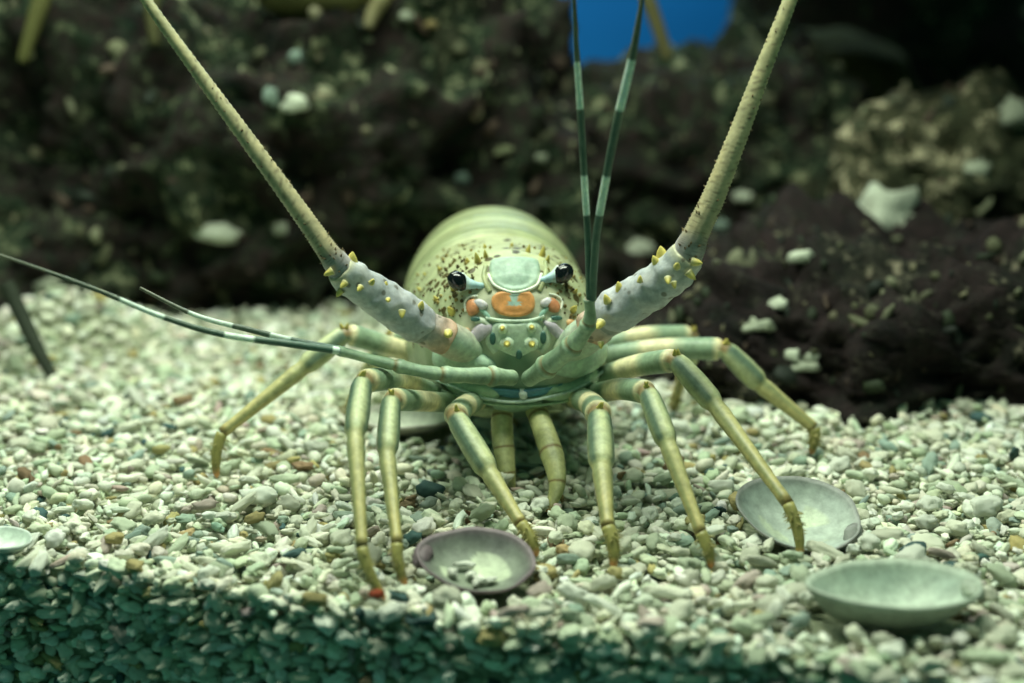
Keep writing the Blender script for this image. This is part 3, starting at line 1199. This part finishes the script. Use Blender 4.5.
shell('white shell half buried behind the thin lobster legs', g4, 0.062, 0.046, 0.010, math.radians(5), math.radians(4), (1, 0, 0),
      (lin(200, 206, 188), lin(214, 220, 200), lin(206, 200, 190), lin(180, 176, 160)), 0.0, grit=False, seed=8)
g5 = ground(4, 552)
shell('small white shell fragment at the rim of the gravel bank', g5, 0.030, 0.022, 0.006, math.radians(-20), math.radians(6), (1, 0, 0),
      (lin(206, 220, 206), lin(214, 226, 212), lin(196, 206, 196), lin(180, 186, 172)), 0.0, grit=False, seed=9)


# ------------------------------------------------------------------ gravel
def stone_variants(sub, count, seed):
    out = []
    r = np.random.default_rng(seed)
    bm = bmesh.new()
    bmesh.ops.create_icosphere(bm, subdivisions=sub, radius=1.0)
    base = np.array([v.co[:] for v in bm.verts])
    faces = np.array([[v.index for v in f.verts] for f in bm.faces])
    bm.free()
    for i in range(count):
        kind = i % 4
        if kind == 0:
            sc = (1.0, r.uniform(.66, .85), r.uniform(.5, .65))      # lump
        elif kind == 1:
            sc = (1.25, r.uniform(.36, .48), r.uniform(.34, .44))    # finger
        elif kind == 2:
            sc = (1.0, r.uniform(.6, .75), r.uniform(.26, .36))      # flake
        else:
            sc = (1.05, r.uniform(.5, .62), r.uniform(.42, .55))
        v = base.copy()
        m = np.max(np.abs(v), axis=1, keepdims=True)
        v = v * (1 + 0.22 * (1 / m - 1))
        disp = np.array([noise.noise(Vector(p) * 1.5 + Vector((i * 7.1 + seed, 0, 0))) * 0.36 + noise.noise(Vector(p) * 3.0 + Vector((0, i * 5.3 + seed, 0))) * 0.26 for p in base])
        v = v * (1 + disp[:, None]) * np.array(sc)
        if kind == 1:
            v[:, 1] += 0.18 * r.uniform(-1, 1) * v[:, 0] ** 2
        out.append(v * 0.9)
    return out, faces


HI, HF = stone_variants(3, 14, 11)
LO, LF = stone_variants(2, 14, 12)


def rand_rot(n, flatness=0.35):
    """mostly lying flat: yaw free, small tilt"""
    yaw = rng.uniform(0, 2 * np.pi, n)
    ax = rng.normal(0, flatness, n)
    ay = rng.normal(0, flatness, n)
    cz, sz = np.cos(yaw), np.sin(yaw)
    cx, sx = np.cos(ax), np.sin(ax)
    cy, sy = np.cos(ay), np.sin(ay)
    R = np.zeros((n, 3, 3))
    Rz = np.stack([np.stack([cz, -sz, 0 * cz], -1), np.stack([sz, cz, 0 * cz], -1), np.stack([0 * cz, 0 * cz, 1 + 0 * cz], -1)], 1)
    Rx = np.stack([np.stack([1 + 0 * cx, 0 * cx, 0 * cx], -1), np.stack([0 * cx, cx, -sx], -1), np.stack([0 * cx, sx, cx], -1)], 1)
    Ry = np.stack([np.stack([cy, 0 * cy, sy], -1), np.stack([0 * cy, 1 + 0 * cy, 0 * cy], -1), np.stack([-sy, 0 * cy, cy], -1)], 1)
    return Ry @ Rx @ Rz


CLASSES = [('cream', (222, 222, 200), .46), ('white', (236, 238, 222), .22), ('sage', (196, 206, 178), .20), ('grey', (156, 174, 160), .05),
           ('ochre', (176, 162, 112), .025), ('pink', (192, 176, 166), .03), ('slate', (70, 98, 96), .010), ('brown', (150, 124, 96), .008)]
CW = np.array([c[2] for c in CLASSES]); CW /= CW.sum()

stones = []   # dict rows: x y z size variant class R layer


def in_shell(x, y):
    for (sx, sy, rad, R, a, b, L) in SHELL_FOOT:
        q = R.transposed() @ Vector((x - sx, y - sy, 0))
        if (q.x / (a * 0.98)) ** 2 + (q.y / (b * 0.98)) ** 2 < 1.0:
            return True
    return False


def half_w(y):
    return 0.36 * y + 0.15


def scatter_layer(y0, y1, spacing, smin, smax, zlift, layer):
    """jittered grid so pieces lie next to one another"""
    y = y0
    row = 0
    while y < y1:
        sp = spacing * (1 + 0.35 * max(0, y - 0.8) / 0.3)
        w = half_w(y)
        x = -w + (row % 2) * sp * 0.5
        while x < w:
            X = x + rng.uniform(-.45, .45) * sp
            Yy = y + rng.uniform(-.45, .45) * sp
            if Yy > edge_y(X) + 0.003 and not in_shell(X, Yy):
                s = smin + (smax - smin) * rng.random() ** 2.0
                s *= (1 + 0.25 * max(0, Yy - 0.8) / 0.3)
                stones.append([X, Yy, hgt(X, Yy) + zlift + rng.uniform(-.001, .0015), s, int(rng.integers(0, 14)), int(rng.choice(len(CLASSES), p=CW)), layer])
            x += sp
        y += sp * 0.9
        row += 1


scatter_layer(0.40, 0.92, 0.0078, 0.0032, 0.0060, -0.0030, 0)
scatter_layer(0.92, 1.30, 0.0125, 0.0040, 0.0075, -0.0030, 0)
scatter_layer(0.40, 1.28, 0.0086, 0.0029, 0.0070, 0.0008, 1)
scatter_layer(0.40, 0.95, 0.0205, 0.0046, 0.0086, 0.0036, 2)
# front face of the bank, against the tank front
face_rows = []
for a, b in zip(EDGE, EDGE[1:]):
    L = (b - a).length
    tdir = (b - a).normalized()
    nrm = Vector((tdir.y, -tdir.x, 0))
    u = 0.0
    while u < L:
        p = a + tdir * u
        z = -0.001
        while z > -0.11:
            for lay in (0, 1):
                q = p + tdir * rng.uniform(-.003, .003) + nrm * (-0.003 + 0.0032 * lay + rng.uniform(-.001, .001))
                stones.append([q.x, q.y, z + rng.uniform(-.003, .003), 0.0034 + 0.0042 * rng.random() ** 1.7, int(rng.integers(0, 14)), int(rng.choice(len(CLASSES), p=CW)), 10 + lay])
            z -= 0.0068
        u += 0.0078

S = np.array(stones)
n = len(S)
ROT = rand_rot(n, 0.38)
# named pebbles seen in the photograph: px, py, size px, class
SPECIAL = [(255, 518, 11, 4), (315, 599, 14, 4), (82, 574, 13, 1), (377, 594, 9, None), (135, 567, 11, 4), (912, 548, 16, 6), (930, 503, 13, 1), (946, 488, 10, 1),
           (652, 622, 17, 5), (512, 611, 14, 5), (420, 618, 17, 6), (540, 612, 14, 0), (115, 538, 10, 4), (258, 496, 20, 1), (600, 640, 14, 2), (318, 640, 0, 0),
           (240, 625, 15, 0), (195, 634, 15, 2), (985, 507, 18, 1), (670, 593, 20, 0), (448, 596, 16, 0), (560, 672, 18, 3), (465, 660, 18, 2), (940, 553, 12, 5),
           (790, 570, 12, 3), (925, 605, 0, 1), (430, 490, 16, 6), (205, 505, 13, 5), (270, 420, 10, 4), (890, 650, 15, 1), (720, 640, 16, 0), (760, 620, 15, 2)]

# choose the individuals: the 300 largest that show on the top of the bed
vis = []
for i in range(n):
    x, y, z, s, v, c, lay = S[i]
    if lay not in (1, 2, 11):
        continue
    u, w = project((x, y, z))
    if not (-4 < u < 1028 and 330 < w < 687):
        continue
    vis.append((s / y * (1.0 if lay in (1, 11) else 1.15), i))
vis.sort(reverse=True)
pick = [i for _, i in vis[:262]]
pick_set = set(pick)
rest = np.array([i for i in range(n) if i not in pick_set])


def mat_stone(name, rgb):
    t = NT(name)
    nz = t.noise(260, 6, 0.65)
    oi = t.n('ShaderNodeObjectInfo')
    c = lin(*rgb)
    base = t.ramp(oi.outputs['Random'], [(0.0, tuple(x * 0.72 for x in c)), (0.5, c), (1.0, tuple(min(1, x * 1.16) for x in c))])
    col = t.mix(1.0, base, t.ramp(nz, [(0.32, 0.80), (0.65, 1.06)]), 'MULTIPLY')
    return t.finish(col, 0.7, 0.25, nz, 0.5, 0.0012)


M_STONE = [mat_stone('gravel_' + c[0], c[1]) for c in CLASSES]
M_STONE_RED = mat_stone('gravel_red', (150, 66, 40))
M_GRAVEL = NT('gravel_mixed')
_nz = M_GRAVEL.noise(260, 6, 0.65)
_c = M_GRAVEL.mix(1.0, M_GRAVEL.attr('Col')['Color'], M_GRAVEL.ramp(_nz, [(0.32, 0.80), (0.65, 1.06)]), 'MULTIPLY')
M_GRAVEL = M_GRAVEL.finish(_c, 0.7, 0.25, _nz, 0.5, 0.0012)


def build_stuff(name, idx, variants, F0, label):
    nv = len(variants[0]); nf = len(F0)
    k = len(idx)
    V = np.empty((k, nv, 3)); C = np.ones((k, nv, 4), dtype=np.float32)
    VA = np.array(variants)
    rows = S[idx]
    V[:] = np.einsum('kij,knj->kni', ROT[idx], VA[rows[:, 4].astype(int)]) * rows[:, 3][:, None, None] + rows[:, None, 0:3]
    ccl = np.array([lin(*c[1]) for c in CLASSES])
    jit = rng.uniform(0.80, 1.08, (k, 1)) * (1 + rng.normal(0, .035, (k, 3)))
    C[:, :, :3] = (ccl[rows[:, 5].astype(int)] * jit)[:, None, :]
    FF = (F0[None] + (np.arange(k) * nv)[:, None, None]).reshape(-1, 3)
    me = bpy.data.meshes.new(name)
    me.vertices.add(k * nv)
    me.vertices.foreach_set('co', V.astype(np.float32).ravel())
    me.loops.add(len(FF) * 3)
    me.loops.foreach_set('vertex_index', FF.astype(np.int32).ravel())
    me.polygons.add(len(FF))
    me.polygons.foreach_set('loop_start', np.arange(0, len(FF) * 3, 3, dtype=np.int32))
    me.update(calc_edges=True)
    me.polygons.foreach_set('use_smooth', np.ones(len(FF), dtype=bool))
    a = me.color_attributes.new('Col', 'FLOAT_COLOR', 'POINT')
    a.data.foreach_set('color', C.ravel())
    me.materials.append(M_GRAVEL)
    me.validate()
    o = bpy.data.objects.new(name, me)
    COL.objects.link(o)
    tag(o, label, 'gravel', None, 'stuff')
    return o


near = rest[(S[rest, 1] < 0.71) & (S[rest, 6] > 0) & (S[rest, 6] != 10) & (np.abs(S[rest, 0]) < 0.37 * S[rest, 1] + 0.01) & (S[rest, 2] > -0.05)]
far = np.array(sorted(set(rest.tolist()) - set(near.tolist())))
build_stuff('coral_gravel', near, HI, HF, 'loose cream and sage coral gravel covering the tank bed under the lobster feet')
build_stuff('coral_gravel', far, LO, LF, 'blurred pale coral gravel stretching back to the foot of the rocks')

HUE = {'cream': 'cream', 'white': 'whitish', 'sage': 'pale sage green', 'grey': 'grey green', 'ochre': 'ochre yellow',
       'pink': 'pinkish', 'slate': 'dark slate', 'brown': 'brown'}
SHAPE = ['lumpy', 'finger shaped', 'flat flake like', 'oval']
LANDMARKS = [(ground(476, 565), 'the purple grey clam shell'), (ground(797, 515), 'the pale grey clam shell'), (ground(892, 600), 'the large green grey clam shell'),
             (ground(408, 432), 'the half buried white shell'), (ground(4, 548), 'the small white shell fragment'), (ground(384, 590), 'the two thin legs side by side'),
             (ground(612, 560), 'the straight lobster leg'), (ground(708, 560), 'the leg tip between two shells'), (ground(217, 470), 'the lobster leg stretched far sideways'),
             (ground(811, 450), 'the foot of the purple brown rock'), (ground(520, 480), 'the limbs under the lobster head'), (ground(130, 500), 'the open gravel beside no shell')]


def pebble_text(x, y, nm, variant, size):
    mark = min(LANDMARKS, key=lambda q: (q[0].x - x) ** 2 + (q[0].y - y) ** 2)[1]
    big = 'large ' if size > 0.0068 else ('small ' if size < 0.0054 else '')
    prep = 'on ' if mark.startswith('the open') else 'near '
    base = big + SHAPE[variant % 4] + ' ' + HUE[nm] + ' pebble'
    return base + ' ' + prep + mark


PEB = {}


def pebble(variant, cls, loc, size, R, mat=None, label=None, group=None, name=None):
    key = (variant, cls if mat is None else mat.name)
    if key not in PEB:
        me = bpy.data.meshes.new('pebble')
        me.from_pydata([tuple(v) for v in HI[variant]], [], [tuple(int(q) for q in f) for f in HF])
        me.polygons.foreach_set('use_smooth', [True] * len(me.polygons))
        me.materials.append(mat or M_STONE[cls])
        PEB[key] = me
    nm = CLASSES[cls][0] if cls is not None else 'cream'
    o = bpy.data.objects.new(name or 'coral_pebble', PEB[key])
    o.matrix_world = Matrix.Translation(loc) @ R.to_4x4() @ Matrix.Scale(size, 4)
    COL.objects.link(o)
    tag(o, label or pebble_text(loc.x, loc.y, nm, variant, size), 'pebble', group or (HUE[nm] + ' pebbles on the gravel bed'))
    return o


for i in pick:
    x, y, z, s, v, c, lay = S[i]
    R = Matrix(ROT[i].tolist())
    if lay >= 10:
        nm = CLASSES[int(c)][0]
        pebble(int(v), int(c), Vector((x, y, z)), s, R, label=SHAPE[int(v) % 4] + ' ' + HUE[nm] + ' pebble packed in the shaded front of the gravel bank', group=nm + ' pebbles in the front face of the bank')
    else:
        pebble(int(v), int(c), Vector((x, y, z)), s, R)

for i, (px, py, sz, cl) in enumerate(SPECIAL):
    if sz == 0:
        continue
    g = ground(px, py, 0.0075 if cl is None else 0.0055)
    if g.y < edge_y(g.x):
        # on the front face of the bank
        d = ray(px, py)
        k = 0.3
        for _ in range(400):
            q = CAM + d * k
            if q.y >= edge_y(q.x):
                break
            k += 0.001
        g = q
    m = pxm(g.y, py)
    R = Euler((random.uniform(-.3, .3), random.uniform(-.3, .3), random.uniform(-.6, .6))).to_matrix()
    if cl is None:
        o = pebble(0, 4, g, sz * m, R, mat=M_STONE_RED, label='small brick red pebble beside the tip of a thin lobster leg', group='red pebbles')
        del o['group']
    else:
        pebble((i * 3) % 14, cl, g, sz * m, R)

# pebbles lying in the purple shell
for k, (dx, dy, s) in enumerate(((-.006, .004, .0042), (-.002, -.001, .0036), (.003, -.004, .0040), (.0075, -.003, .0036), (.002, -.0075, .0034), (-.010, -.004, .003))):
    q = s1R @ Vector((-dx, -dy, 0))
    L = s1L + Vector((q.x, q.y, -0.0075 + 0.002))
    f2 = (dx / .026) ** 2 + (dy / .02) ** 2
    L.z = (s1L + s1R @ Vector((-dx, -dy, -0.010 * (1 - f2 ** 1.1)))).z + s * 0.4
    pebble((k * 5 + 1) % 14, 1, L, s, Euler((0.1, 0.1, k * 1.1)).to_matrix(), label='white pebble lying inside the purple grey clam shell', group='pebbles inside the purple shell')

# ------------------------------------------------------------------ pale pebbles and shells lodged on the rocks
M_LODGED = [mat_stone('crust_pale', (150, 156, 136)), mat_stone('crust_bright', (186, 192, 172)), mat_stone('crust_olive', (110, 116, 86)), mat_stone('crust_grey', (120, 138, 126)), mat_stone('crust_tan', (140, 124, 84))]
LODGED = [(215, 234, 26, 12, 1), (293, 103, 15, 11, 1), (272, 95, 9, 10, 3), (337, 292, 15, 13, 1), (290, 308, 12, 10, 0), (283, 229, 9, 7, 0), (463, 178, 9, 8, 3), (640, 249, 16, 9, 1),
          (296, 58, 8, 8, 3), (407, 16, 8, 7, 0), (430, 24, 8, 5, 4), (802, 256, 14, 7, 1), (777, 306, 11, 9, 1), (758, 325, 17, 9, 0), (793, 355, 8, 7, 1), (810, 356, 9, 8, 1), (802, 368, 19, 7, 0),
          (886, 220, 40, 30, 1), (977, 168, 14, 12, 0), (1010, 115, 16, 18, 0), (45, 285, 18, 10, 0), (742, 195, 12, 8, 1), (505, 150, 12, 5, 2), (540, 157, 9, 5, 0), (720, 225, 10, 7, 3)]
for k, (px, py, w, h, cl) in enumerate(LODGED):
    loc, nor, idx, dist = ROCK_BVH.ray_cast(CAM, ray(px, py).normalized())
    if loc is None:
        continue
    m = pxm(loc.y, py)
    variant = (k * 4) % 12
    me = bpy.data.meshes.new('lodged_pebble')
    vv = HI[variant]
    vv = vv / np.abs(vv).max(axis=0)
    vv = vv * (1 + np.array([(0.22 if w < 30 else 0.55) * noise.noise(Vector(p) * (2.3 if w < 30 else 1.7) + Vector((k * 3.3, 0, 0))) for p in vv]))[:, None]
    me.from_pydata([(float(v[0] * w * m), float(v[1] * w * m * 0.7), float(v[2] * h * m)) for v in vv], [], [tuple(int(q) for q in f) for f in HF])
    me.polygons.foreach_set('use_smooth', [True] * len(me.polygons))
    me.materials.append(M_LODGED[cl])
    o = bpy.data.objects.new('coral_pebble', me)
    o.location = loc + nor * (h * m * 0.2)
    o.rotation_euler = (random.uniform(-.3, .3), random.uniform(-.2, .2), random.uniform(-.4, .4))
    COL.objects.link(o)
    if (px, py) == (886, 220):
        tag(o, 'big pale cream stone set in the side of the mottled olive rock', 'stone')
    else:
        ri = max(i for i in range(len(RSTART)) if RSTART[i] <= idx)
        tone = ('pale grey', 'whitish', 'olive', 'grey green', 'tan')[cl]
        form = 'big ' if w > 15 else ('tiny ' if w < 9 else '')
        form += 'flat' if h < 0.62 * w else 'rounded'
        where = ('the broad dark rock wall', 'the dark ledge below the blue gap', 'the low purple brown rock', 'the mottled olive rock',
                 'the olive boulder', 'the cave wall', 'the added shading rock', 'the pinkish rock')[ri]
        tag(o, form + ' ' + tone + ' coral pebble lodged on ' + where, 'pebble', 'pale pebbles lodged on the rocks')


# crusty nodules growing on the rocks, too many to count
TONES = [(56, 66, 48), (96, 98, 74), (80, 66, 56), (130, 132, 106), (44, 52, 44), (120, 116, 92)]
for ro, cnt, dim in [(q, c, d) for q, c, d in ((ROCKS[0], 1100, 1.0), (ROCKS[1], 300, .8), (ROCKS[2], 600, .75), (ROCKS[3], 160, 1.3))]:
    me = ro.data
    polys = [p for p in me.polygons if (p.normal.y < 0.15 and p.normal.z > -0.5)]
    rr = random.Random(len(polys))
    jv, jf, jc = [], [], []
    for i in range(cnt):
        p = polys[rr.randrange(len(polys))]
        c = p.center
        if (c + ro.location).z < 0.004:
            continue
        sz = 0.0025 + 0.0085 * rr.random() ** 2.5
        va = LO[rr.randrange(14)]
        Rm = np.array(Euler((rr.uniform(-3, 3), rr.uniform(-3, 3), rr.uniform(-3, 3))).to_matrix())
        vv = (va @ Rm.T) * sz + np.array(c)
        b0 = len(jv)
        jv += [tuple(q) for q in vv]
        jf += [tuple(int(q) + b0 for q in f) for f in LF]
        t3 = lin(*TONES[rr.randrange(6)])
        k = rr.uniform(.6, 1.2) * dim
        jc += [tuple(q * k for q in t3)] * len(vv)
    me2 = bpy.data.meshes.new('crust_nodules')
    me2.from_pydata(jv, [], jf)
    a = me2.color_attributes.new('Col', 'FLOAT_COLOR', 'POINT')
    fl = np.ones((len(jv), 4), dtype=np.float32)
    fl[:, :3] = np.array(jc)
    a.data.foreach_set('color', fl.ravel())
    me2.materials.append(M_GRAVEL)
    me2.polygons.foreach_set('use_smooth', [True] * len(me2.polygons))
    o = bpy.data.objects.new('crust_nodules', me2)
    o.parent = ro
    COL.objects.link(o)
    tag(o, 'small olive and grey nodules crusting the rock', kind='stuff')

# ------------------------------------------------------------------ second lobster standing on top of the rocks, mostly above the view
M_LOB2 = mat_vcol('far_lobster_shell', 0.5, 0.3, tone=(0.8, 0.36))
l2 = empty('spiny_lobster', at(330, 10, 1.20))
tag(l2, 'yellow green lobster standing on top of the dark rocks', 'lobster')


def far_tube(name, pts, col0, col1):
    jn = Join()
    n = len(pts) - 1
    jn.add(tube(catmull(px_path(pts), 10), 12, lambda u, th: mixc(col0, col1, u / n)))
    return jn.build(name, M_LOB2, l2)


c0, c1 = at(335, -38, 1.24), at(335, 22, 1.24)
v, f = ellipsoid(at(335, -20, 1.24), (Vector((1, 0, 0)), Vector((0, 1, 0)), Vector((0, 0, 1))), (0.075, 0.06, 0.040), 32, 20)
new_obj('body', v, f, M_LOB2, l2, cols=[mixc(lin(176, 170, 84), lin(128, 124, 52), 0.5 + 0.5 * noise.noise(p * 60)) for p in v])
far_tube('leg', [(300, -20, 10, 1.22), (250, -60, 9, 1.20), (165, -45, 9, 1.19), (152, 0, 8, 1.185), (155, 45, 5, 1.18)], lin(180, 176, 90), lin(120, 120, 60))
far_tube('leg', [(290, -25, 10, 1.25), (200, -80, 9, 1.22), (60, -50, 10, 1.19), (40, 5, 9, 1.185), (22, 62, 5, 1.18)], lin(180, 176, 90), lin(150, 150, 60))
far_tube('leg', [(372, -30, 10, 1.22), (386, -10, 9, 1.19), (374, 12, 8, 1.185), (368, 28, 5, 1.18)], lin(190, 180, 100), lin(170, 160, 100))
far_tube('leg', [(380, -30, 9, 1.24), (480, -80, 9, 1.24), (620, -60, 8, 1.25), (648, 0, 8, 1.26), (668, 58, 6, 1.27)], lin(190, 180, 100), lin(178, 166, 90))

# dark slender stick leaning in the far left gravel
jn = Join()
jn.add(tube(catmull(px_path([(6, 284, 8, .995), (18, 308, 8, .99), (38, 350, 7, .975), (58, 386, 5, .962)]), 10), 10, lambda u, th: lin(52, 58, 48)))
o = jn.build('driftwood_stick', mat_vcol('stick_bark', 0.8, 0.1), None, origin=ground(58, 386))
tag(o, 'thin dark stick leaning into the pale gravel heap', 'stick')
